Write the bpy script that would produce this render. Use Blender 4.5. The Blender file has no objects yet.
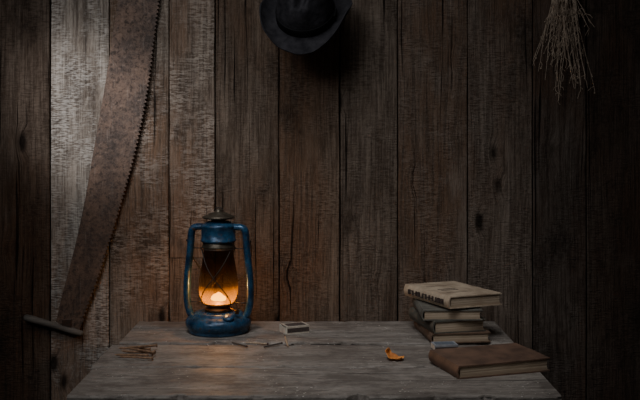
import bpy, bmesh, math, random
from mathutils import Vector, Matrix, noise as mnoise
random.seed(7)
C = bpy.context.scene.collection
F = 888.9; ZC = 1.219; ZT = 0.75; WY = 2.28; HZ = 131.0

def at_depth(px, py, y):            # real position on the upright plane at distance y
    return Vector(((px-320)*y/F, y, ZC-(py-HZ)*y/F))
def on_table(px, py, h=0.0):        # real position on the table surface
    y = F*(ZC-ZT-h)/(py-HZ)
    return Vector(((px-320)*y/F, y, ZT+h))

# ---------------------------------------------------------------- helpers
def new_obj(name, mesh, mat=None, parent=None, smooth=False, **props):
    o = bpy.data.objects.new(name, mesh); C.objects.link(o)
    if mat: mesh.materials.append(mat)
    if parent: o.parent = parent
    if smooth:
        for p in mesh.polygons: p.use_smooth = True
    for k, v in props.items(): o[k] = v
    return o
def empty(name, loc, rot=(0,0,0), **props):
    o = bpy.data.objects.new(name, None); C.objects.link(o)
    o.empty_display_size = .02; o.location = loc; o.rotation_euler = rot
    for k, v in props.items(): o[k] = v
    return o
def bm_mesh(bm, name):
    bmesh.ops.recalc_face_normals(bm, faces=bm.faces)
    me = bpy.data.meshes.new(name); bm.to_mesh(me); bm.free(); return me
def add_box(bm, x0,x1,y0,y1,z0,z1, bevel=0, seg=2):
    m = Matrix.Translation(((x0+x1)/2,(y0+y1)/2,(z0+z1)/2)) @ Matrix.Diagonal((x1-x0,y1-y0,z1-z0,1))
    r = bmesh.ops.create_cube(bm, size=1, matrix=m)
    if bevel:
        es = list({e for v in r['verts'] for e in v.link_edges})
        bmesh.ops.bevel(bm, geom=es, offset=bevel, segments=seg, affect='EDGES', profile=.5)
def add_lathe(bm, prof, seg=48, M=Matrix()):
    rings=[]
    for r,z in prof:
        if r < 1e-6: rings.append([bm.verts.new(M@Vector((0,0,z)))])
        else: rings.append([bm.verts.new(M@Vector((r*math.cos(2*math.pi*i/seg), r*math.sin(2*math.pi*i/seg), z))) for i in range(seg)])
    for a,b in zip(rings, rings[1:]):
        for i in range(seg):
            j=(i+1)%seg
            if len(a)==1 and len(b)==1: continue
            if len(a)==1: bm.faces.new((a[0],b[i],b[j]))
            elif len(b)==1: bm.faces.new((a[i],a[j],b[0]))
            else: bm.faces.new((a[i],a[j],b[j],b[i]))
def catmull(pts, n=6):
    pts=[Vector(p) for p in pts]; P=[pts[0]*2-pts[1]]+pts+[pts[-1]*2-pts[-2]]; out=[]
    for i in range(1,len(P)-2):
        for k in range(n):
            t=k/n; a,b,c,d=P[i-1],P[i],P[i+1],P[i+2]
            out.append(.5*((2*b)+(c-a)*t+(2*a-5*b+4*c-d)*t*t+(3*b-a-3*c+d)*t**3))
    out.append(pts[-1]); return out
def add_sweep(bm, pts, rad, seg=8, closed=False):
    pts=[Vector(p) for p in pts]; n=len(pts)
    if not hasattr(rad,'__len__'): rad=[rad]*n
    T=[]
    for i in range(n):
        if closed: t=pts[(i+1)%n]-pts[i-1]
        else: t=pts[min(i+1,n-1)]-pts[max(i-1,0)]
        T.append(t.normalized())
    up=Vector((0,0,1)) if abs(T[0].z)<.9 else Vector((1,0,0))
    N=(up-T[0]*up.dot(T[0])).normalized(); rings=[]
    for i in range(n):
        N=(N-T[i]*N.dot(T[i])).normalized(); B=T[i].cross(N)
        rings.append([bm.verts.new(pts[i]+rad[i]*(math.cos(2*math.pi*k/seg)*N+math.sin(2*math.pi*k/seg)*B)) for k in range(seg)])
    rr = list(zip(rings,rings[1:])) + ([(rings[-1],rings[0])] if closed else [])
    for a,b in rr:
        for k in range(seg):
            j=(k+1)%seg; bm.faces.new((a[k],a[j],b[j],b[k]))
    if not closed:
        bm.faces.new(rings[0][::-1]); bm.faces.new(rings[-1])

# ---------------------------------------------------------------- materials
class NT:
    def __init__(s, name):
        s.m=bpy.data.materials.new(name); s.m.use_nodes=True; s.t=s.m.node_tree
        s.b=s.t.nodes['Principled BSDF']; s.out=s.t.nodes['Material Output']
    def n(s, typ, **kw):
        x=s.t.nodes.new(typ)
        for k,v in kw.items(): setattr(x,k,v)
        return x
    def l(s,a,b): s.t.links.new(a,b)
    def setv(s, sock, v):
        if hasattr(v,'is_output') or isinstance(v,bpy.types.NodeSocket): s.l(v,sock)
        else: sock.default_value=v
    def math(s, op, a, b=0.0, clamp=False):
        x=s.n('ShaderNodeMath',operation=op,use_clamp=clamp); s.setv(x.inputs[0],a); s.setv(x.inputs[1],b); return x.outputs[0]
    def vmul(s, v, k):
        x=s.n('ShaderNodeVectorMath',operation='MULTIPLY'); s.l(v,x.inputs[0]); x.inputs[1].default_value=k; return x.outputs[0]
    def vadd(s, a, b):
        x=s.n('ShaderNodeVectorMath',operation='ADD'); s.l(a,x.inputs[0]); s.setv(x.inputs[1],b); return x.outputs[0]
    def noise(s, v, scale, detail=3, rough=.5, dist=0):
        x=s.n('ShaderNodeTexNoise'); s.l(v,x.inputs['Vector']); x.inputs['Scale'].default_value=scale
        x.inputs['Detail'].default_value=detail; x.inputs['Roughness'].default_value=rough; x.inputs['Distortion'].default_value=dist
        return x.outputs['Fac']
    def rng(s, v, a,b,c,d):
        x=s.n('ShaderNodeMapRange'); s.l(v,x.inputs[0])
        for i,q in enumerate((a,b,c,d)): x.inputs[i+1].default_value=q
        return x.outputs[0]
    def mix(s, f, a, b, mode='MIX'):
        x=s.n('ShaderNodeMix',data_type='RGBA',blend_type=mode); s.setv(x.inputs[0],f)
        s.setv(x.inputs[6],a if not isinstance(a,tuple) else (*a[:3],1)); s.setv(x.inputs[7],b if not isinstance(b,tuple) else (*b[:3],1)); return x.outputs[2]
    def coord(s, w='Object'): return s.n('ShaderNodeTexCoord').outputs[w]
    def bump(s, h, strength=.5, dist=.002):
        x=s.n('ShaderNodeBump'); s.l(h,x.inputs['Height']); x.inputs['Strength'].default_value=strength; x.inputs['Distance'].default_value=dist
        s.l(x.outputs[0], s.b.inputs['Normal'])
def simple(name, c1, c2=None, scale=30, rough=.7, metal=0, bump=.2, bd=.001, stretch=(1,1,1), spec=.5):
    t=NT(name); v=t.vmul(t.coord(),stretch); n=t.noise(v,scale,5,.6)
    c2=c2 or tuple(x*.6 for x in c1)
    t.l(t.mix(t.rng(n,.35,.65,0,1),c1,c2), t.b.inputs['Base Color'])
    t.b.inputs['Roughness'].default_value=rough; t.b.inputs['Metallic'].default_value=metal; t.b.inputs['Specular IOR Level'].default_value=spec
    if bump: t.bump(t.noise(v,scale*3,4,.6),bump,bd)
    return t.m

def plank_mat():
    t=NT('weathered_plank_wood'); co=t.coord()
    at=t.n('ShaderNodeAttribute',attribute_name='tint'); tint=at.outputs['Color']
    sd=t.n('ShaderNodeAttribute',attribute_name='seed').outputs['Color']
    off=t.vmul(sd,(7.0,3.0,11.0)); v=t.vadd(co,off)
    warp=t.noise(t.vmul(v,(5,5,1.3)),1.0,2,.5)
    w3=t.n('ShaderNodeCombineXYZ'); t.l(t.math('MULTIPLY',warp,.04),w3.inputs[0])
    vo=t.n('ShaderNodeTexVoronoi'); t.l(t.vmul(v,(1,.2,.45)),vo.inputs['Vector']); vo.inputs['Scale'].default_value=9.5
    kd=t.math('ADD',vo.outputs['Distance'],t.math('MULTIPLY',t.noise(v,60,3,.6),.06)); knot=t.rng(kd,.09,.17,1,0)
    w4=t.n('ShaderNodeCombineXYZ'); t.l(t.rng(kd,.0,.26,.020,0),w4.inputs[0])
    vw=t.vadd(t.vadd(v,w3.outputs[0]),w4.outputs[0])
    grain=t.noise(t.vmul(vw,(1,1,.025)),260,5,.7)
    grain2=t.noise(t.vmul(vw,(1,1,.05)),90,5,.7)
    fibre=t.noise(t.vmul(vw,(1,1,.15)),480,3,.6)
    broad=t.noise(t.vmul(vw,(1,1,.22)),20,6,.78)
    blot=t.noise(t.vmul(v,(1,1,.55)),6.5,7,.78)
    saw=t.noise(t.vmul(vw,(.2,.2,1)),300,3,.6)
    saw2=t.noise(t.vmul(v,(.8,.5,.5)),12,5,.7)
    amt=t.rng(tint,.3,.8,.10,.62)
    sawm=t.math('MULTIPLY',t.rng(saw,.44,.58,0,1),t.rng(saw2,.43,.58,0,1),True)
    sawd=t.math('MULTIPLY',t.rng(saw,.50,.38,0,1),t.rng(saw2,.42,.56,0,1),True)
    crack=t.rng(t.noise(t.vmul(vw,(1,1,.018)),85,3,.6),.65,.695,0,1)
    col=t.mix(t.rng(broad,.38,.62,0,1),(.30,.245,.20),(.64,.57,.495))
    warm=t.rng(t.noise(t.vmul(v,(1,1,.4)),3.3,4,.6),.47,.60,0,.75)
    col=t.mix(warm,col,(.38,.23,.145))
    col=t.mix(t.rng(blot,.47,.34,0,.9),col,(.09,.07,.058))
    col=t.mix(t.rng(blot,.56,.68,0,.6),col,(.66,.60,.54))
    col=t.mix(t.rng(grain2,.50,.60,0,.5),col,(.16,.125,.10))
    col=t.mix(t.rng(grain,.48,.60,0,.65),col,(.12,.093,.075))
    col=t.mix(t.rng(fibre,.52,.68,0,.3),col,(.66,.60,.53))
    col=t.mix(t.math('MULTIPLY',sawd,.32),col,(.10,.08,.066))
    col=t.mix(t.math('MULTIPLY',sawm,amt),col,(.97,.93,.87))
    col=t.mix(t.math('MULTIPLY',knot,.92),col,(.03,.022,.018))
    col=t.mix(t.math('MULTIPLY',crack,.9),col,(.02,.016,.014))
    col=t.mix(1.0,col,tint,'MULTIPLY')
    t.l(col,t.b.inputs['Base Color']); t.b.inputs['Roughness'].default_value=.85
    t.b.inputs['Specular IOR Level'].default_value=.15
    h=t.math('ADD',t.math('MULTIPLY',grain,-.8),t.math('MULTIPLY',t.math('MULTIPLY',saw,t.rng(saw2,.38,.6,.2,1)),.9))
    h=t.math('SUBTRACT',h,t.math('MULTIPLY',crack,.8)); h=t.math('ADD',h,t.math('MULTIPLY',broad,.6))
    t.bump(h,1.0,.0045); return t.m
def table_mat():
    t=NT('worn_table_wood'); co=t.coord()
    sd=t.n('ShaderNodeAttribute',attribute_name='seed').outputs['Color']; v=t.vadd(co,t.vmul(sd,(5,2,9)))
    warp=t.noise(t.vmul(v,(2,6,1)),1.2,3,.5); w3=t.n('ShaderNodeCombineXYZ'); t.l(t.math('MULTIPLY',warp,.05),w3.inputs[1]); vw=t.vadd(v,w3.outputs[0])
    grain=t.noise(t.vmul(vw,(.05,1,1)),220,5,.7); broad=t.noise(t.vmul(vw,(.16,1,1)),24,5,.7); blot=t.noise(t.vmul(v,(.6,1,1)),13,7,.75)
    fine=t.noise(t.vmul(v,(.5,1,1)),90,6,.75)
    crack=t.rng(t.noise(t.vmul(vw,(.025,1,1)),70,2,.5),.66,.69,0,1)
    sc=t.n('ShaderNodeMapping'); t.l(v,sc.inputs[0]); sc.inputs['Rotation'].default_value=(0,0,.5); sc.inputs['Scale'].default_value=(4,160,1)
    scr=t.math('MULTIPLY',t.rng(t.noise(sc.outputs[0],1,2,.5),.67,.71,0,1),t.rng(blot,.46,.54,0,1))
    spk=t.noise(v,150,2,.5); mask=t.noise(v,9,3,.6)
    col=t.mix(t.rng(broad,.34,.66,0,1),(.18,.152,.128),(.37,.33,.285))
    col=t.mix(t.rng(blot,.49,.61,0,.7),col,(.115,.093,.077))
    col=t.mix(t.rng(fine,.50,.64,0,.5),col,(.075,.06,.05))
    col=t.mix(t.rng(grain,.50,.62,0,.55),col,(.075,.06,.05))
    col=t.mix(t.math('MULTIPLY',crack,.9),col,(.02,.017,.014))
    col=t.mix(t.math('MULTIPLY',scr,.55),col,(.55,.50,.44))
    sp=t.math('MULTIPLY',t.rng(spk,.66,.70,0,1),t.rng(mask,.5,.58,0,1))
    col=t.mix(t.math('MULTIPLY',sp,.85),col,(.75,.70,.62))
    t.l(col,t.b.inputs['Base Color']); t.l(t.rng(blot,.3,.7,.42,.7),t.b.inputs['Roughness'])
    t.b.inputs['Specular IOR Level'].default_value=.35
    t.bump(t.math('SUBTRACT',t.math('SUBTRACT',t.math('MULTIPLY',fine,.7),t.math('MULTIPLY',grain,.7)),crack),.8,.003); return t.m

M_plank=plank_mat(); M_table=table_mat()
M_floor=simple('dusty_floorboards',(.10,.08,.065),(.05,.04,.03),12,.8,0,.3,.003,(1,.1,1))
def rust_mat():
    t=NT('rusted_saw_steel'); v=t.coord(); a=t.noise(v,12,7,.8); b=t.noise(v,90,6,.78); s=t.noise(t.vmul(v,(1,1,.06)),260,3,.6)
    c=t.mix(t.rng(a,.40,.60,0,1),(.26,.165,.115),(.11,.078,.062)); c=t.mix(t.rng(b,.5,.60,0,.8),c,(.055,.040,.033)); c=t.mix(t.rng(b,.43,.33,0,.7),c,(.36,.25,.18))
    c=t.mix(t.rng(s,.60,.7,0,.35),c,(.36,.30,.25))
    t.l(c,t.b.inputs['Base Color']); t.l(t.rng(b,.35,.65,.45,.7),t.b.inputs['Roughness']); t.b.inputs['Metallic'].default_value=.25; t.bump(b,.8,.002); return t.m
M_rust=rust_mat()
M_handle=simple('grey_worn_handle_wood',(.22,.195,.165),(.10,.088,.075),60,.75,0,.3,.001,(.1,1,1))
M_iron=simple('dark_iron',(.09,.075,.065),(.16,.09,.06),200,.5,.6,.2,.0004)
M_felt=simple('dark_grey_wool_felt',(.045,.043,.047),(.020,.0195,.022),40,1.0,0,.8,.0018,spec=.08)
M_band=simple('dark_hat_ribbon',(.007,.007,.008),(.005,.005,.005),300,.7,0,.3,.0004,(1,1,4),spec=.2)
M_straw=simple('dried_stems_straw',(.56,.45,.33),(.30,.22,.16),90,.85,0,.2,.0004)
M_string=simple('jute_string',(.35,.28,.2),(.2,.15,.1),300,.9)
def blue_mat():
    t=NT('worn_blue_enamel'); v=t.coord(); a=t.noise(v,30,7,.75); b=t.noise(v,90,6,.7)
    c=t.mix(t.rng(a,.42,.60,0,1),(.026,.10,.195),(.009,.034,.075)); c=t.mix(t.rng(b,.58,.63,0,.9),c,(.09,.06,.042)); c=t.mix(t.rng(b,.40,.34,0,.4),c,(.09,.16,.22))
    t.l(c,t.b.inputs['Base Color']); t.l(t.rng(b,.35,.62,.14,.5),t.b.inputs['Roughness']); t.b.inputs['Metallic'].default_value=.2; t.bump(b,.3,.0008); return t.m
M_blue=blue_mat()
M_cap=simple('tarnished_brassy_tin',(.15,.125,.09),(.07,.055,.04),80,.42,.6,.3,.0005)
M_brass=simple('aged_brass',(.22,.11,.04),(.08,.045,.025),90,.5,.8,.2,.0004)
M_wire=simple('steel_wire',(.06,.05,.045),(.03,.025,.02),200,.55,.6,.1)
M_wood_match=simple('matchstick_wood',(.52,.39,.26),(.26,.185,.12),200,.8)
M_head=simple('match_head_dark',(.06,.018,.014),(.03,.012,.010),300,.8)
M_nail=simple('rusty_nail_iron',(.36,.21,.115),(.17,.095,.055),250,.6,.25,.3,.0004)

# emissive flame
t=NT('oil_flame'); co=t.coord(); sp=t.n('ShaderNodeSeparateXYZ'); t.l(co,sp.inputs[0])
g=t.rng(sp.outputs[2],.074,.092,0,1)
cc=t.mix(g,(1.0,.52,.05),(1.0,.34,.015)); em=t.n('ShaderNodeEmission'); t.l(cc,em.inputs[0]); em.inputs[1].default_value=5.5
t.l(em.outputs[0],t.out.inputs[0]); M_flame=t.m
# sooty glass chimney
t=NT('smoky_lantern_glass'); co=t.coord(); sp=t.n('ShaderNodeSeparateXYZ'); t.l(co,sp.inputs[0])
z=sp.outputs[2]; smoke=t.noise(co,22,4,.6)
tr=t.n('ShaderNodeBsdfTransparent'); t.l(t.mix(t.math('ADD',t.rng(z,.105,.160,0,.85),t.math('MULTIPLY',t.math('MULTIPLY',smoke,.5),t.rng(z,.09,.12,0,1)),True),(.99,.88,.62),(.22,.19,.17)),tr.inputs[0])
tl=t.n('ShaderNodeBsdfTranslucent'); tl.inputs[0].default_value=(1.0,.50,.07,1)
gl=t.n('ShaderNodeBsdfGlossy'); gl.inputs['Roughness'].default_value=.08; gl.inputs[0].default_value=(.9,.9,.9,1)
low_glow=t.math('ADD',t.rng(z,.080,.110,.26,.003),t.math('MULTIPLY',t.rng(smoke,.5,.7,0,1),t.rng(z,.07,.12,.10,.003)))  # flame glare put into the glass: amber translucence, strongest low down
m1=t.n('ShaderNodeMixShader'); t.l(low_glow,m1.inputs[0]); t.l(tr.outputs[0],m1.inputs[1]); t.l(tl.outputs[0],m1.inputs[2])
lw=t.n('ShaderNodeLayerWeight'); lw.inputs[0].default_value=.25
geo=t.n('ShaderNodeNewGeometry')   # no gloss on back faces, which removes the flame's second reflection
m2=t.n('ShaderNodeMixShader'); t.l(t.math('MULTIPLY',t.math('MULTIPLY',lw.outputs['Fresnel'],.5),t.math('SUBTRACT',1.0,geo.outputs['Backfacing'])),m2.inputs[0]); t.l(m1.outputs[0],m2.inputs[1]); t.l(gl.outputs[0],m2.inputs[2])
t.l(m2.outputs[0],t.out.inputs[0]); M_glass=t.m

# ---------------------------------------------------------------- wall
edges_px=[-330,-268,-205,-140,-75,-12,50,109,169,215,279,340,398,468,533,587,645,705,770,830,895,960]
bright={50:(.98,.95,.91),109:(.70,.64,.58),169:(.74,.66,.59),215:(.40,.34,.29),279:(.43,.355,.295),340:(.38,.335,.295),398:(.41,.37,.335),468:(.39,.345,.31),533:(.25,.225,.21),587:(.20,.17,.15),-12:(.34,.285,.245)}  # far-right planks tinted darker to carry the light's fall-off
bm=bmesh.new(); tl_=bm.verts.layers.float_color.new('tint'); sl_=bm.verts.layers.float_color.new('seed')
def plank(x0,x1,z0,z1,yo,tint,seed):
    n=max(2,int((z1-z0)/.04)); th=.022; prev=None
    for i in range(n+1):
        z=z0+(z1-z0)*i/n
        a=x0+.0016+.0012*mnoise.noise(Vector((x0*9,z*7,1)))+.0012*mnoise.noise(Vector((x0*9,z*2,5)))
        b=x1-.0016+.0012*mnoise.noise(Vector((x1*9,z*7,3)))+.0012*mnoise.noise(Vector((x1*9,z*2,8)))
        c=.0018; y=WY+yo
        ring=[bm.verts.new(p) for p in ((a,y+th,z),(a,y+c,z),(a+c,y,z),((a+b)/2,y-.0006,z),(b-c,y,z),(b,y+c,z),(b,y+th,z))]
        for v in ring: v[tl_]=(*tint,1); v[sl_]=(*seed,1)
        if prev:
            for k in range(6): bm.faces.new((prev[k],prev[k+1],ring[k+1],ring[k]))
            bm.faces.new((prev[6],prev[0],ring[0],ring[6]))
        else: bm.faces.new(ring)
        prev=ring
    bm.faces.new(prev[::-1])
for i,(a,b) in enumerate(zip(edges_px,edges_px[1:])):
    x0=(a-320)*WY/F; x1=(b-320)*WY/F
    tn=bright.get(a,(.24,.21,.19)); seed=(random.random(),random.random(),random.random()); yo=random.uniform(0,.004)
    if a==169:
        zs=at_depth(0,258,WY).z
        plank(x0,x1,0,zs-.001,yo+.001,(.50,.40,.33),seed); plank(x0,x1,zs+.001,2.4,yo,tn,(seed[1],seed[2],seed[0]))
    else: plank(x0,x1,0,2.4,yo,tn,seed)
k0=len(bm.verts)
add_box(bm,(edges_px[0]-320)*WY/F,(edges_px[-1]-320)*WY/F,WY+.03,WY+.045,0,2.4)
bm.verts.ensure_lookup_table()
for v in bm.verts[k0:]: v[tl_]=(.03,.03,.03,1)
for a,b in zip(edges_px,edges_px[1:]):
    for zz in (.50,1.66,2.1):
        for q in (a+11,b-11):
            p=Vector(((q-320)*WY/F+random.uniform(-.003,.003),WY+.003,zz+random.uniform(-.01,.01)))
            k0=len(bm.verts)
            add_lathe(bm,[(0,.0055),(.0026,.005),(.003,.003),(.003,0)],8,Matrix.Translation(p)@Matrix.Rotation(math.pi/2,4,'X'))
            bm.verts.ensure_lookup_table()
            for v in bm.verts[k0:]: v[tl_]=(.12,.08,.06,1)
wall=new_obj('wall_back',bm_mesh(bm,'wall_back'),M_plank,kind='structure',label='rough-sawn vertical weathered wooden plank wall')
bm=bmesh.new(); add_box(bm,-2.0,2.0,-.8,WY+.045,-.03,0); 
new_obj('floor',bm_mesh(bm,'floor'),M_floor,kind='structure',label='dark dusty floorboards under the table')

# ---------------------------------------------------------------- table
table=empty('table',(0,0,0),label='old grey weathered wooden table with plank top',category='table')
bm=bmesh.new(); sl_=bm.verts.layers.float_color.new('seed')
rows=[(1.573,1.766),(1.7745,1.961),(1.9705,2.195)]
for i,(y0,y1) in enumerate(rows):
    xl=[-.448,-.457,-.445][i]; xr=[.428,.434,.430][i]; n=90; prev=None; dz=[0,-.002,0][i]
    fj=lambda x,y,s:.0018*mnoise.noise(Vector((x*12,y*5,s)))+.0014*mnoise.noise(Vector((x*50,y*5,s)))
    k0=len(bm.verts); c=.004
    for j in range(n+1):
        x=xl+(xr-xl)*j/n; a=y0+fj(x,y0,1); b=y1+fj(x,y1,2); zt=ZT+dz
        ch=max(0,mnoise.noise(Vector((x*22,i*7.3,4)))-.25)*.03   # chipped edges
        ring=[bm.verts.new(p) for p in ((x,a,zt-.028),(x,a+ch,zt-c-ch*.5),(x,a+ch+c*.4,zt-c*.3),(x,a+c+ch,zt),(x,b-c-ch,zt),(x,b-c*.4-ch*.6,zt-c*.3),(x,b,zt-c-ch*.5),(x,b,zt-.028))]
        if prev:
            for k in range(8): kk=(k+1)%8; bm.faces.new((prev[k],prev[kk],ring[kk],ring[k]))
        else: bm.faces.new(ring)
        prev=ring
    bm.faces.new(prev[::-1])
    bm.verts.ensure_lookup_table(); s=(random.random(),random.random(),random.random(),1)
    for v in bm.verts[k0:]: v[sl_]=s
new_obj('tabletop',bm_mesh(bm,'tabletop'),M_table,table)
bm=bmesh.new()
add_box(bm,-.38,.37,1.63,1.65,.62,.7200,.002); add_box(bm,-.38,.37,2.11,2.13,.62,.7200,.002)
add_box(bm,-.40,-.38,1.65,2.11,.62,.7200,.002); add_box(bm,.37,.39,1.65,2.11,.62,.7200,.002)
new_obj('apron',bm_mesh(bm,'apron'),M_table,table)
for lx,ly in ((-.405,1.62),(.345,1.62),(-.405,2.095),(.345,2.095)):
    bm=bmesh.new(); add_box(bm,-.0,.05,0,.05,0,.7200,.003)
    o=new_obj('leg',bm_mesh(bm,'leg'),M_table,table); o.location=(lx,ly,0)

# ---------------------------------------------------------------- saw
SY=WY-.012
saw=empty('crosscut_saw',at_depth(68,325,SY),label='long rusty crosscut saw with wooden end handle hanging on plank wall',category='saw')
o0=Vector(saw.location)
R=[(162,-130),(162,-40),(159,0),(154,40),(149,80),(142,120),(133,160),(122,200),(110,240),(99,275),(88,305),(79,330)]
L=[(56,322),(61,300),(69,270),(77,238),(85,200),(92,160),(99,120),(106,80),(112,40),(118,0),(123,-40),(133,-130)]
Rw=catmull([at_depth(x,y,SY) for x,y in R],20); Lw=catmull([at_depth(x,y,SY) for x,y in L],8)
ln=[0]
for a,b in zip(Rw,Rw[1:]): ln.append(ln[-1]+(b-a).length)
def at_len(s):
    for i in range(len(ln)-1):
        if ln[i+1]>=s:
            f=(s-ln[i])/(ln[i+1]-ln[i]); return Rw[i].lerp(Rw[i+1],f),(Rw[i+1]-Rw[i]).normalized()
    return Rw[-1],(Rw[-1]-Rw[-2]).normalized()
teeth=[]; s=.0; pitch=.0105
while s<ln[-1]-.03:
    p,tg=at_len(s); nr=Vector((-tg.z,0,tg.x)); nr=nr if nr.x>0 else -nr
    teeth.append(p-nr*.0036)
    p2,_=at_len(s+pitch*.6); teeth.append(p2+nr*.0032); s+=pitch
teeth.append(Rw[-1])
bm=bmesh.new(); nL=len(teeth)
Ls=[]; LL=Lw[::-1]; ll=[0]
for a,b in zip(LL,LL[1:]): ll.append(ll[-1]+(b-a).length)
for i in range(nL):
    s_=ll[-1]*i/(nL-1); k=max(j for j in range(len(ll)) if ll[j]<=s_+1e-9); k=min(k,len(LL)-2)
    Ls.append(LL[k].lerp(LL[k+1],(s_-ll[k])/(ll[k+1]-ll[k])))
hy=Vector((0,.0009,0)); vs=[]
for a,b in zip(teeth,Ls): vs.append([bm.verts.new(q-o0) for q in (a-hy,b-hy,b+hy,a+hy)])
for p,q in zip(vs,vs[1:]):
    for k in range(4): kk=(k+1)%4; bm.faces.new((p[k],p[kk],q[kk],q[k]))
bm.faces.new(vs[0]); bm.faces.new(vs[-1][::-1])
new_obj('blade',bm_mesh(bm,'blade'),M_rust,saw)
def handle(p0,p1,name):
    bm=bmesh.new(); d=p1-p0; pts=[p0+d*t_ for t_ in (0,.03,.15,.4,.6,.8,.97,1)]
    add_sweep(bm,[p-o0 for p in pts],[.005,.0085,.0095,.0085,.0078,.0090,.0078,.004],16)
    new_obj(name,bm_mesh(bm,name),M_handle,saw,True)
handle(at_depth(24,317,SY),at_depth(83,334,SY),'handle')
handle(at_depth(118,-136,SY),at_depth(176,-136,SY),'handle')
bm=bmesh.new(); pp=at_depth(67,327,SY)-o0
add_box(bm,pp.x-.012,pp.x+.012,-.004,.004,pp.z-.006,pp.z+.020,.001)
new_obj('socket',bm_mesh(bm,'socket'),M_iron,saw)
bm=bmesh.new(); add_lathe(bm,[(0,-.04),(.003,-.036),(.003,.032),(.006,.034),(.006,.036),(0,.037)],12)
o=new_obj('wall_hook',bm_mesh(bm,'wall_hook'),M_iron,label='iron peg holding the crosscut saw on the plank wall',category='wall hook')
o.location=at_depth(135,-122.5,WY-.01); o.rotation_euler=(math.pi/2,0,0)

# ---------------------------------------------------------------- hat
HY=2.20
hat=empty('fedora_hat',at_depth(306,17,HY),(math.radians(50),math.radians(6),math.radians(-10)),label='dark grey felt fedora hat hanging on plank wall',category='hat')
def hat_shape(bm,prof,fn,seg=96):
    add_lathe(bm,prof,seg)
    for v in bm.verts: v.co=fn(v.co.copy())
def hf(p):
    r=math.hypot(p.x,p.y); a=math.atan2(p.y,p.x)
    if r>.074 and p.z<.03:
        k=(r-.072)/.04; q=1+.03*math.sin(a*2+.6)*k+.02*math.sin(a*5)*k; p.x*=q; p.y*=q
        p.z+=k*k*(.021*math.cos(2*a)+.009*math.cos(a*3+1)+.006*mnoise.noise(Vector((p.x*30,p.y*30,0))))+.003*k
    if p.z>.03:
        k=min(1,(p.z-.03)/.06)
        fr=max(0,-math.sin(a))
        p.x*=1-.08*k-.20*k*fr*fr*(1 if r>.03 else .6)
        dent=math.exp(-((a+math.pi/2-.75)/.32)**2)+math.exp(-((a+math.pi/2+.75)/.32)**2)
        s_=1-.28*k*dent*(r/.07); p.x*=s_; p.y*=s_
        p.z-=.038*k*math.exp(-(p.x/.017)**2)*(1 if p.y>-.05 else .6)
        p.z-=.012*k*max(0,p.y/.07)
    p.y*=1.08; return p
bm=bmesh.new()
hat_shape(bm,[(.070,.004),(.0715,.010),(.0712,.022),(.0710,.03),(.070,.04),(.069,.05),(.0675,.06),(.066,.07),(.064,.08),(.061,.088),(.057,.095),(.052,.100),(.046,.103),(.04,.105),(.033,.106),(.026,.106),(.019,.106),(.012,.106),(.006,.106),(0,.106)],hf)
o=new_obj('crown',bm_mesh(bm,'crown'),M_felt,hat,True); md=o.modifiers.new('s','SOLIDIFY'); md.thickness=.002; md.offset=-1
bm=bmesh.new()
hat_shape(bm,[(.0695,.006),(.072,.003),(.080,.001),(.09,.0005),(.10,.002),(.106,.005),(.110,.009),(.1115,.0105)],hf)
o=new_obj('brim',bm_mesh(bm,'brim'),M_felt,hat,True); md=o.modifiers.new('s','SOLIDIFY'); md.thickness=.0025
bm=bmesh.new()
hat_shape(bm,[(.0725,.005),(.0735,.007),(.0732,.026),(.0722,.028)],lambda p:Vector((p.x,p.y*1.08,p.z)))
o=new_obj('hat_band',bm_mesh(bm,'hat_band'),M_band,hat,True,label='dark ribbon band'); md=o.modifiers.new('s','SOLIDIFY'); md.thickness=.001
bm=bmesh.new(); add_box(bm,.0725,.077,-.014,.014,.008,.025,.0015)
new_obj('ribbon_bow',bm_mesh(bm,'ribbon_bow'),M_band,hat)
bm=bmesh.new(); add_lathe(bm,[(0,-.02),(.006,-.018),(.006,.045),(.008,.05),(.008,.054),(0,.056)],14)
o=new_obj('wall_peg',bm_mesh(bm,'wall_peg'),M_handle,label='wooden peg in the plank wall carrying the hat',category='wall hook')
o.location=(at_depth(306,0,2.28).x,WY-.005,1.557); o.rotation_euler=(math.pi/2,0,0)

# ---------------------------------------------------------------- dried bunch
BY=WY-.03; tie=at_depth(564,-32,BY)
bun=empty('dried_herb_bunch',tie,label='bunch of dried straw-coloured stems hanging upside down on plank wall',category='dried plant')
bm=bmesh.new(); rb=random.Random(11)
for i in range(80):
    ln_=rb.uniform(.13,.26) if i%4 else rb.uniform(.25,.37)
    ax=rb.gauss(.02,.062) if i%6 else rb.gauss(.07,.11); ay=rb.uniform(-.14,.0)
    p=Vector((rb.uniform(-.018,.018),rb.uniform(-.012,.012),rb.uniform(.01,.035))); pts=[p.copy()]
    d=Vector((ax*.9,ay*.4,-1)).normalized(); n=10; curl=rb.gauss(0,.018)
    for k in range(n):
        d=(d+Vector((rb.gauss(ax*.05,.045)+curl,rb.gauss(0,.04),-.02))).normalized(); p=p+d*ln_/n
        p.y=max(-.06,min(.030,p.y)); pts.append(p.copy())
    add_sweep(bm,pts,[.0013-.0007*k/n for k in range(n+1)],5)
    for k in range(4,n+1):
        for _ in range(rb.choice((0,1,1,2))):
            q=pts[k]; dd=Vector((rb.uniform(-.7,.7),rb.uniform(-.5,.4),rb.uniform(-1.5,-.3))).normalized(); l2=rb.uniform(.008,.026)
            e=q+dd*l2; e.y=min(.030,e.y); m=(q+e)/2+Vector((rb.uniform(-.004,.004),0,.002))
            add_sweep(bm,[q,m,e],[.0008,.0007,.0005],4)
            if rb.random()<.5:
                bmesh.ops.create_icosphere(bm,subdivisions=1,radius=rb.uniform(.0012,.0022),matrix=Matrix.Translation(e))
new_obj('stems',bm_mesh(bm,'stems'),M_straw,bun,kind='stuff')
bm=bmesh.new()
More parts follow.
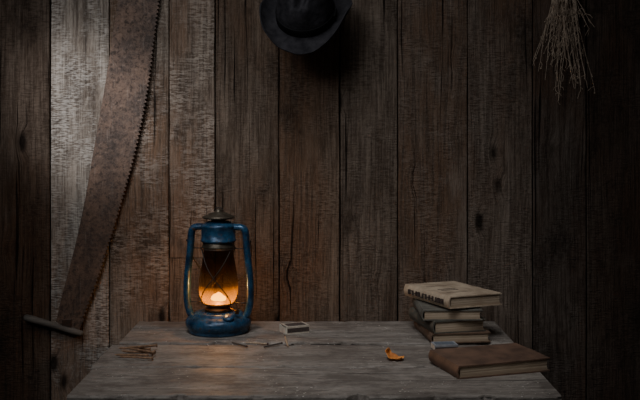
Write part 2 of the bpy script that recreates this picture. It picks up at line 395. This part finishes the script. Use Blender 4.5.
hel=[Vector((.0205*math.cos(a*.6),.0145*math.sin(a*.6),.012-.0006*a*.5)) for a in range(40)]
add_sweep(bm,hel,.0013,6)
add_sweep(bm,catmull([(.0,.012,.010),(.002,.018,.04),(0,.024,.075)],4),.0012,6)
new_obj('string',bm_mesh(bm,'string'),M_string,bun,True)
bm=bmesh.new(); add_lathe(bm,[(0,-.03),(.0022,-.026),(.0022,.016),(.0045,.017),(.0045,.019),(0,.0195)],10)
o=new_obj('wall_nail',bm_mesh(bm,'wall_nail'),M_iron,label='iron nail in the plank wall holding dried stems',category='nail')
o.location=tie+Vector((0,.03,.075)); o.location.y=WY; o.rotation_euler=(math.pi/2,0,0)

# ---------------------------------------------------------------- lantern
lp=on_table(218.5,331)
lan=empty('hurricane_lantern',lp,(0,0,math.radians(-8)),label='blue hurricane oil lantern with lit flame on the table',category='lantern')
def lathe_part(name,prof,mat,seg=56,**k):
    bm=bmesh.new(); add_lathe(bm,prof,seg); return new_obj(name,bm_mesh(bm,name),mat,lan,True,**k)
lathe_part('fuel_tank',[(0,.001),(.062,0),(.069,.001),(.071,.004),(.069,.008),(.071,.010),(.0755,.016),(.0765,.021),(.0765,.025),(.0745,.031),(.069,.036),(.060,.040),(.056,.042),(.055,.045),(.046,.047),(.034,.048),(.0,.048)],M_blue)
lathe_part('burner',[(0,.046),(.030,.047),(.032,.050),(.032,.054),(.027,.056),(.026,.060),(.031,.062),(.031,.065),(.022,.067),(.012,.070),(.006,.071),(0,.071)],M_brass,label='brass burner')
lathe_part('glass_chimney',[(.030,.064),(.035,.068),(.041,.076),(.045,.088),(.046,.100),(.0455,.117),(.0425,.140),(.0385,.162),(.036,.180),(.035,.192),(.035,.200)],M_glass,64,label='smoky glass chimney')
bm=bmesh.new(); z0=.070; w=.0185; h=.019
prof=[(0,0),(.55,.02),(.9,.12),(1,.30),(.90,.5),(.66,.68),(.34,.86),(0,1)]
add_lathe(bm,[(r*w,z0+z_*h) for r,z_ in prof],32)
for v in bm.verts: v.co.y*=.36; v.co.z+=(.004*abs(math.sin((v.co.x+.004)*210)))*(v.co.z-.07)/.02
new_obj('flame',bm_mesh(bm,'flame'),M_flame,lan,True,label='wide low golden oil flame')
lathe_part('chimney_collar',[(.034,.194),(.0375,.195),(.0385,.197),(.0385,.200),(.037,.202),(.037,.213),(.030,.215)],M_cap,label='tarnished tin collar')
lathe_part('hood',[(.026,.209),(.040,.210),(.0415,.212),(.0415,.215),(.0400,.216),(.0400,.243),(.0412,.245),(.0412,.248),(.036,.252),(.029,.256),(.024,.258),(.0,.258)],M_blue)
lathe_part('hood_cap',[(.016,.256),(.016,.260),(.020,.261),(.016,.262),(.016,.265),(.035,.264),(.038,.266),(.037,.269),(.028,.273),(.022,.275),(.021,.277),(.012,.279),(.008,.280),(.008,.283),(.005,.286),(0,.287)],M_cap,label='tarnished brassy vent cap')
bm=bmesh.new()
add_sweep(bm,[(.011*math.cos(a*math.pi/12),0,.2815+.008*math.sin(a*math.pi/12)) for a in range(13)],.0012,6)
new_obj('cap_lifting_ring',bm_mesh(bm,'cap_lifting_ring'),M_wire,lan,True)
for sx in (-1,1):
    bm=bmesh.new()
    path=catmull([(sx*.060,0,.028),(sx*.069,0,.042),(sx*.0755,0,.070),(sx*.0755,0,.12),(sx*.071,0,.165),(sx*.067,0,.205),(sx*.0658,0,.225),(sx*.062,0,.239),(sx*.052,0,.244),(sx*.036,0,.244)],7)
    add_sweep(bm,path,.0080,18)
    for v in bm.verts: v.co.y*=1.4
    new_obj('side_tube',bm_mesh(bm,'side_tube'),M_blue,lan,True)
bm=bmesh.new()
def gr(z):
    P=[(.062,.034),(.076,.044),(.100,.049),(.116,.0485),(.140,.0455),(.175,.040),(.20,.039)]
    for (a,r0),(b,r1) in zip(P,P[1:]):
        if z<=b: return r0+(r1-r0)*(z-a)/(b-a)
    return .039
for s_ in (0,1):
    for start in (0,math.pi):
        pts=[]
        for k in range(25):
            z=.068+.125*k/24; a=start-math.pi/2+(1 if s_ else -1)*(-1.05+2.1*k/24); r=gr(z)
            pts.append((r*math.cos(a),r*math.sin(a),z))
        add_sweep(bm,pts,.0013,6)
for z,r in ((.0675,.040),(.194,.041)):
    add_sweep(bm,[(r*math.cos(a*math.pi/20),r*math.sin(a*math.pi/20),z) for a in range(40)],.0012,6,True)
for sx in (-1,1):
    add_sweep(bm,[(sx*.039,0,.0675),(sx*.073,0,.0675)],.0012,6); add_sweep(bm,[(sx*.040,0,.194),(sx*.066,0,.194)],.0012,6)
new_obj('wire_guard',bm_mesh(bm,'wire_guard'),M_wire,lan,True,label='thin steel wire guard')
bm=bmesh.new()
pts=[(.0765*math.cos(math.pi-math.pi*k/20),.078*math.sin(math.pi*k/20),.212-.115*math.sin(math.pi*k/20)) for k in range(21)]
add_sweep(bm,pts,.0013,8)
for sx in (-1,1): add_sweep(bm,[(sx*.066,0,.212),(sx*.078,0,.212)],.0020,8)
new_obj('bail_handle',bm_mesh(bm,'bail_handle'),M_wire,lan,True,label='wire carrying handle folded down')
bm=bmesh.new(); Mx=Matrix.Translation((.036,-.046,.034))@Matrix.Rotation(math.radians(22),4,'X')
add_lathe(bm,[(0,0),(.012,0),(.012,.006),(.013,.007),(.013,.011),(.011,.013),(0,.013)],20,Mx)
new_obj('filler_cap',bm_mesh(bm,'filler_cap'),M_blue,lan,True)
bm=bmesh.new(); add_sweep(bm,[(.026,-.008,.058),(.045,-.03,.056),(.052,-.036,.054)],.0012,6)
add_lathe(bm,[(0,-.0015),(.006,-.0015),(.006,.0015),(0,.0015)],14,Matrix.Translation((.053,-.037,.054))@Matrix.Rotation(math.pi/2,4,'X')@Matrix.Rotation(.8,4,'Y'))
new_obj('wick_knob',bm_mesh(bm,'wick_knob'),M_brass,lan)

# ---------------------------------------------------------------- books
def page_mat():
    t=NT('aged_page_edges'); v=t.coord(); n=t.noise(t.vmul(v,(3,3,700)),1,3,.6); b=t.noise(v,20,3)
    c=t.mix(t.rng(n,.38,.62,0,1),(.64,.52,.37),(.26,.18,.115)); c=t.mix(t.rng(b,.4,.7,0,.5),c,(.30,.20,.12))
    t.l(c,t.b.inputs['Base Color']); t.b.inputs['Roughness'].default_value=.9; t.bump(n,.7,.0012); return t.m
M_page=page_mat()
M_ink=simple('faded_dark_print',(.045,.032,.028),(.08,.055,.045),200,.8)
def book(label,loc,rot,w,h,t_,cov,tilt=(0,0),spine_marks=False,title=False,rng=random.Random(4),lift=0):
    e=empty('book',loc,(tilt[0],tilt[1],rot),label=label,category='book',group='stacked old books' if 'stack' in label else 'old books')
    ct=.0024; bm=bmesh.new()
    outer=[(w/2,0),(-w/2+.003,0)]+[(-w/2+.003-.0045*math.sin(math.pi*k/8)-.002, t_*k/8) for k in range(9)]+[(-w/2+.003,t_),(0,t_),(w/4,t_),(w/2,t_)]
    inner=[(w/2,t_-ct),(w/4,t_-ct),(0,t_-ct),(-w/2+.006,t_-ct)]+[(-w/2+.003-.0035*math.sin(math.pi*k/8), ct+(t_-2*ct)*(1-k/8)) for k in range(9)]+[(-w/2+.006,ct),(w/2,ct)]
    poly=outer+inner; ny=18; rings=[]
    for j in range(ny+1):
        y=-h/2+h*j/ny; wob=.0018*mnoise.noise(Vector((y*40,w*90,h*50)))
        up=lambda x,z: lift*max(0,(x+w*.1)/(w*.6))**2*(1-.5*j/ny) if z>t_*.6 else 0
        rings.append([bm.verts.new((x+(wob if x>0 else 0),y,z+up(x,z))) for x,z in poly])
    for a,b in zip(rings,rings[1:]):
        for k in range(len(poly)): kk=(k+1)%len(poly); bm.faces.new((a[k],a[kk],b[kk],b[k]))
    bm.faces.new(rings[0]); bm.faces.new(rings[-1][::-1])
    new_obj('cover',bm_mesh(bm,'cover'),cov,e)
    bm=bmesh.new(); n=8
    a0=-w/2+.004; a1=w/2-.0035
    pl=[(a0,ct+.0001)]+[(a1-.0025*math.sin(math.pi*k/n),ct+.0001+(t_-2*ct-.0002)*k/n) for k in range(n+1)]+[(a0,t_-ct-.0001)]
    r0=[bm.verts.new((x,-h/2+.0025,z)) for x,z in pl]; r1=[bm.verts.new((x,h/2-.0025,z)) for x,z in pl]
    for k in range(len(pl)): kk=(k+1)%len(pl); bm.faces.new((r0[k],r0[kk],r1[kk],r1[k]))
    bm.faces.new(r0); bm.faces.new(r1[::-1]); new_obj('pages',bm_mesh(bm,'pages'),M_page,e)
    if spine_marks:
        # worn illegible title: thin separate strokes with clear gaps, along the spine
        bm=bmesh.new(); y=-h*.40
        while y<h*.34:
            sx=-w/2-.0074; l_=rng.uniform(.007,.010)
            add_box(bm,sx,sx+.0034,y,y+.0028,t_*.30,t_*.70)
            if rng.random()<.5: add_box(bm,sx,sx+.0034,y+l_-.0028,y+l_,t_*.30,t_*.70)
            zz=rng.choice((.30,.46,.60)); add_box(bm,sx,sx+.0034,y,y+l_,t_*zz,t_*zz+.0022)
            y+=l_+.0062
        new_obj('spine_lettering',bm_mesh(bm,'spine_lettering'),M_ink,e,label='worn dark spine lettering')
    if title:
        bm=bmesh.new()
        for (x0,x1,y0,y1) in title: add_box(bm,x0,x1,y0,y1,t_-.0002,t_+.0003)
        new_obj('cover_print',bm_mesh(bm,'cover_print'),M_ink,e,label='faded dark printed mark')
    return e
M_c1=simple('worn_tan_bookcloth',(.60,.48,.34),(.34,.25,.17),28,.75,0,.4,.0008)
M_c2=simple('dark_green_bookcloth',(.07,.07,.055),(.13,.11,.08),50,.7,0,.3,.0006)
M_c3=simple('worn_olive_grey_bookcloth',(.17,.16,.13),(.09,.08,.065),50,.7,0,.3,.0006)
M_c4=simple('brown_bookcloth',(.20,.12,.075),(.11,.07,.045),50,.7,0,.3,.0006)
M_c5=simple('dull_brown_leather',(.20,.115,.075),(.10,.06,.042),30,.55,0,.4,.001)
bx,by=.293,2.048
book('worn brown cloth book at the bottom of the stack',(bx+.010,by-.003,ZT+.0002),math.radians(7),.134,.162,.022,M_c4)
book('dark cloth book with pale page edges in the stack',(bx-.001,by+.002,ZT+.0226),math.radians(13),.122,.166,.027,M_c2)
book('olive grey cloth book with yellowed pages in the stack',(bx-.001,by+.002,ZT+.050),math.radians(1),.132,.170,.023,M_c3)
book('tan book with printed spine on top of the stack',(.3075,2.070,ZT+.0754),math.radians(24),.138,.200,.027,M_c1,tilt=(math.radians(-1.0),math.radians(.8)),spine_marks=True,
     title=[(-.045,.010,-.05,-.048),(-.045,.010,.04,.042),(-.04,.005,-.02,-.014),(-.04,.008,-.005,.001)])
book('brown closed leather book lying alone on the table',(.336,1.769,ZT+.0002),math.radians(17),.196,.132,.025,M_c5,lift=.0015)

# ---------------------------------------------------------------- matchboxes
def matchbox(loc,rot,top,label,L_=.050,W_=.036,H_=.014,slide=.0,panel=None,side=None):
    e=empty('matchbox',loc,(0,0,rot),label=label,category='matchbox')
    bm=bmesh.new(); th=.0007
    for b in ((-L_/2,L_/2,-W_/2,W_/2,0,th),(-L_/2,L_/2,-W_/2,W_/2,H_-th,H_),(-L_/2,L_/2,-W_/2,-W_/2+th,th,H_-th),(-L_/2,L_/2,W_/2-th,W_/2,th,H_-th)): add_box(bm,*b)
    new_obj('sleeve',bm_mesh(bm,'sleeve'),top,e)
    if panel:
        bm=bmesh.new(); add_box(bm,-L_/2+.005,L_/2-.005,-W_/2+.005,W_/2-.005,H_-.0002,H_+.0002)
        new_obj('label_paper',bm_mesh(bm,'label_paper'),panel,e,label='worn printed paper label')
    for s_ in (-1,1):
        bm=bmesh.new(); add_box(bm,-L_/2+.001,L_/2-.001,s_*W_/2-.0003,s_*W_/2+.0003,.004,H_-.004)
        new_obj('striking_strip',bm_mesh(bm,'striking_strip'),M_ink,e)
    bm=bmesh.new(); x0=-L_/2+slide; x1=L_/2+slide-.0005; w=W_/2-.001; z0=.0009; z1=H_-.0012
    for b in ((x0,x1,-w,w,z0,z0+.0006),(x0,x1,-w,-w+.0006,z0,z1),(x0,x1,w-.0006,w,z0,z1),(x0,x0+.0006,-w,w,z0,z1),(x1-.0006,x1,-w,w,z0,z1)): add_box(bm,*b)
    new_obj('tray',bm_mesh(bm,'tray'),M_card,e,label='pale cardboard tray')
M_card=simple('pale_card',(.75,.69,.58),(.6,.52,.42),90,.85)
M_mb1=simple('worn_cream_card',(.62,.55,.45),(.42,.35,.27),70,.7)
M_mb2=simple('grey_printed_card',(.33,.34,.35),(.20,.20,.21),60,.7)
M_lbl=simple('dark_printed_label',(.09,.06,.05),(.045,.035,.03),150,.8)
M_lbl2=simple('faded_blue_label',(.13,.16,.19),(.09,.10,.12),150,.8)
p=on_table(295,332); matchbox(p,math.radians(24),M_mb1,'small worn matchbox with dark printed label beside the lantern',.056,.040,.018,-.004,M_lbl)
matchbox((.268,1.914,ZT),math.radians(8),M_mb2,'small grey-blue matchbox in front of the book stack',.052,.034,.012,0,M_lbl2)

# ---------------------------------------------------------------- matches
M_burnt=simple('charred_match',(.07,.05,.04),(.03,.025,.02),200,.9)
def stick(name,a,b,r,mat,head=None,**k):
    a=Vector(a); b=Vector(b); c=(a+b)/2; e=empty(name,c,**k); bm=bmesh.new()
    add_sweep(bm,[a-c,b-c],r,4); new_obj('stick',bm_mesh(bm,'stick'),mat,e)
    bm=bmesh.new(); d=(b-a).normalized(); add_sweep(bm,[b-c-d*.003,b-c-d*.002,b-c+d*.0005,b-c+d*.0015],[.0010,.0022,.0022,.0008],8)
    new_obj('match_head',bm_mesh(bm,'match_head'),head,e,True); return e
for (a,b,lab,mt) in (((232,342.5),(247,346.5),'charred match lying on the table',M_burnt),((246,342.5),(268,344),'wooden match lying on the table',M_wood_match),
                  ((264,347),(282,343),'charred match lying near the matchbox',M_burnt)):
    stick('match',on_table(*a,.0018),on_table(*b,.0020),.0018,mt,M_head,label=lab,category='match',group='loose matches on the table')
stick('match',on_table(288,346,.0018),on_table(285,336,.012),.0020,M_wood_match,M_head,label='short match propped up near the matchbox',category='match',group='loose matches on the table')

# ---------------------------------------------------------------- nails
def nail_mesh():
    bm=bmesh.new(); add_sweep(bm,[(-.034,0,0),(-.028,0,0),(.034,0,0)],[.0004,.0023,.0024],8)
    add_sweep(bm,[(.0335,0,0),(.0352,0,0)],[.0043,.0041],12); return bm_mesh(bm,'nail')
nm=nail_mesh(); nm.materials.append(M_nail)
for px,py,ang,h in ((134,350.5,3,.0043),(137,354,-7,.0043),(131,357,5,.0043),(141,354.5,-24,.0088),(136,359.5,-3,.0043),(141,351,28,.0092)):
    o=bpy.data.objects.new('nail',nm); C.objects.link(o); p=on_table(px,py,0); p.z=ZT+h; o.location=p; o.rotation_euler=(0,math.radians(2),math.radians(ang))
    o['label']='rusty iron nail in a small heap on the table'; o['category']='nail'; o['group']='rusty nails on the table'

# ---------------------------------------------------------------- dried leaf
t=NT('dried_orange_leaf'); v=t.coord(); n=t.noise(v,90,3); t.l(t.mix(t.rng(n,.35,.65,0,1),(.90,.36,.07),(.50,.17,.04)),t.b.inputs['Base Color']); t.b.inputs['Roughness'].default_value=.6
M_leaf=t.m
bm=bmesh.new(); nu,nv=26,12; G=[]
for i in range(nu+1):
    u=i/nu; row=[]
    wd=.014*max(.05,math.sin(math.pi*min(1,u*.92+.06)))**.6*(1+.2*math.sin(u*17))
    th=-.9+u*3.0; rr=.0125+.005*u
    for j in range(nv+1):
        q=(j/nv*2-1)
        x=rr*math.sin(th)*(1.35); z=.0015+rr*(1-math.cos(th))*.62+.004*q*q
        y=q*wd+.004*math.sin(u*6)+.002*mnoise.noise(Vector((u*7,q*3,0)))
        row.append(bm.verts.new((x,y,max(.0006,z-.001))))
    G.append(row)
for i in range(nu):
    for j in range(nv): bm.faces.new((G[i][j],G[i+1][j],G[i+1][j+1],G[i][j+1]))
leaf=new_obj('dried_leaf',bm_mesh(bm,'dried_leaf'),M_leaf,None,True,label='small curled dried orange leaf on the table',category='leaf')
md=leaf.modifiers.new('s','SOLIDIFY'); md.thickness=.0009; md.offset=1; leaf.location=on_table(397,359,0); leaf.rotation_euler=(0,0,math.radians(150))

# ---------------------------------------------------------------- lights
def area(name,loc,tgt,size,power,col,sy=None,spread=180):
    l=bpy.data.lights.new(name,'AREA'); l.energy=power; l.color=col; l.size=size; l.spread=math.radians(spread)
    if sy: l.shape='RECTANGLE'; l.size_y=sy
    o=bpy.data.objects.new(name,l); C.objects.link(o); o.location=loc
    o.rotation_euler=(Vector(tgt)-Vector(loc)).to_track_quat('-Z','Y').to_euler(); return o
area('window_daylight',(-.90,.55,2.40),(-.06,2.28,1.42),1.0,1.75,(.95,.96,1.0),1.0,62)
area('table_fill',(-.15,1.10,2.5),(.0,1.84,.85),.8,1.45,(.96,.97,1.0),.8,46)  # added overhead fill for the table, narrowed so the edges stay dark
def spot(name,loc,tgt,e,ang,col=(.98,.97,1.0),blend=1.0,soft=.05):
    l=bpy.data.lights.new(name,'SPOT'); l.energy=e; l.color=col; l.spot_size=math.radians(ang); l.spot_blend=blend; l.shadow_soft_size=soft
    o=bpy.data.objects.new(name,l); C.objects.link(o); o.location=loc
    o.rotation_euler=(Vector(tgt)-Vector(loc)).to_track_quat('-Z','Y').to_euler()
spot('shaft_of_window_light',(-1.5,.7,1.9),at_depth(80,108,WY),78,14.5)
spot('shaft_of_window_light',(-1.4,.7,1.9),at_depth(192,125,WY),24,13)
l=bpy.data.lights.new('flame_light','POINT'); l.energy=.5; l.color=(1.0,.50,.15); l.shadow_soft_size=.006
o=bpy.data.objects.new('flame_light',l); C.objects.link(o); o.location=lp+Vector((0,-.002,.098))
w=bpy.data.worlds.new('dim_room'); bpy.context.scene.world=w; w.use_nodes=True
w.node_tree.nodes['Background'].inputs[0].default_value=(.88,.92,1,1); w.node_tree.nodes['Background'].inputs[1].default_value=.007

cam=bpy.data.cameras.new('camera'); cam.lens=50; cam.sensor_width=36; cam.shift_y=-69/640
co=bpy.data.objects.new('camera',cam); C.objects.link(co); co.location=(0,0,ZC); co.rotation_euler=(math.pi/2,0,0)
bpy.context.scene.camera=co
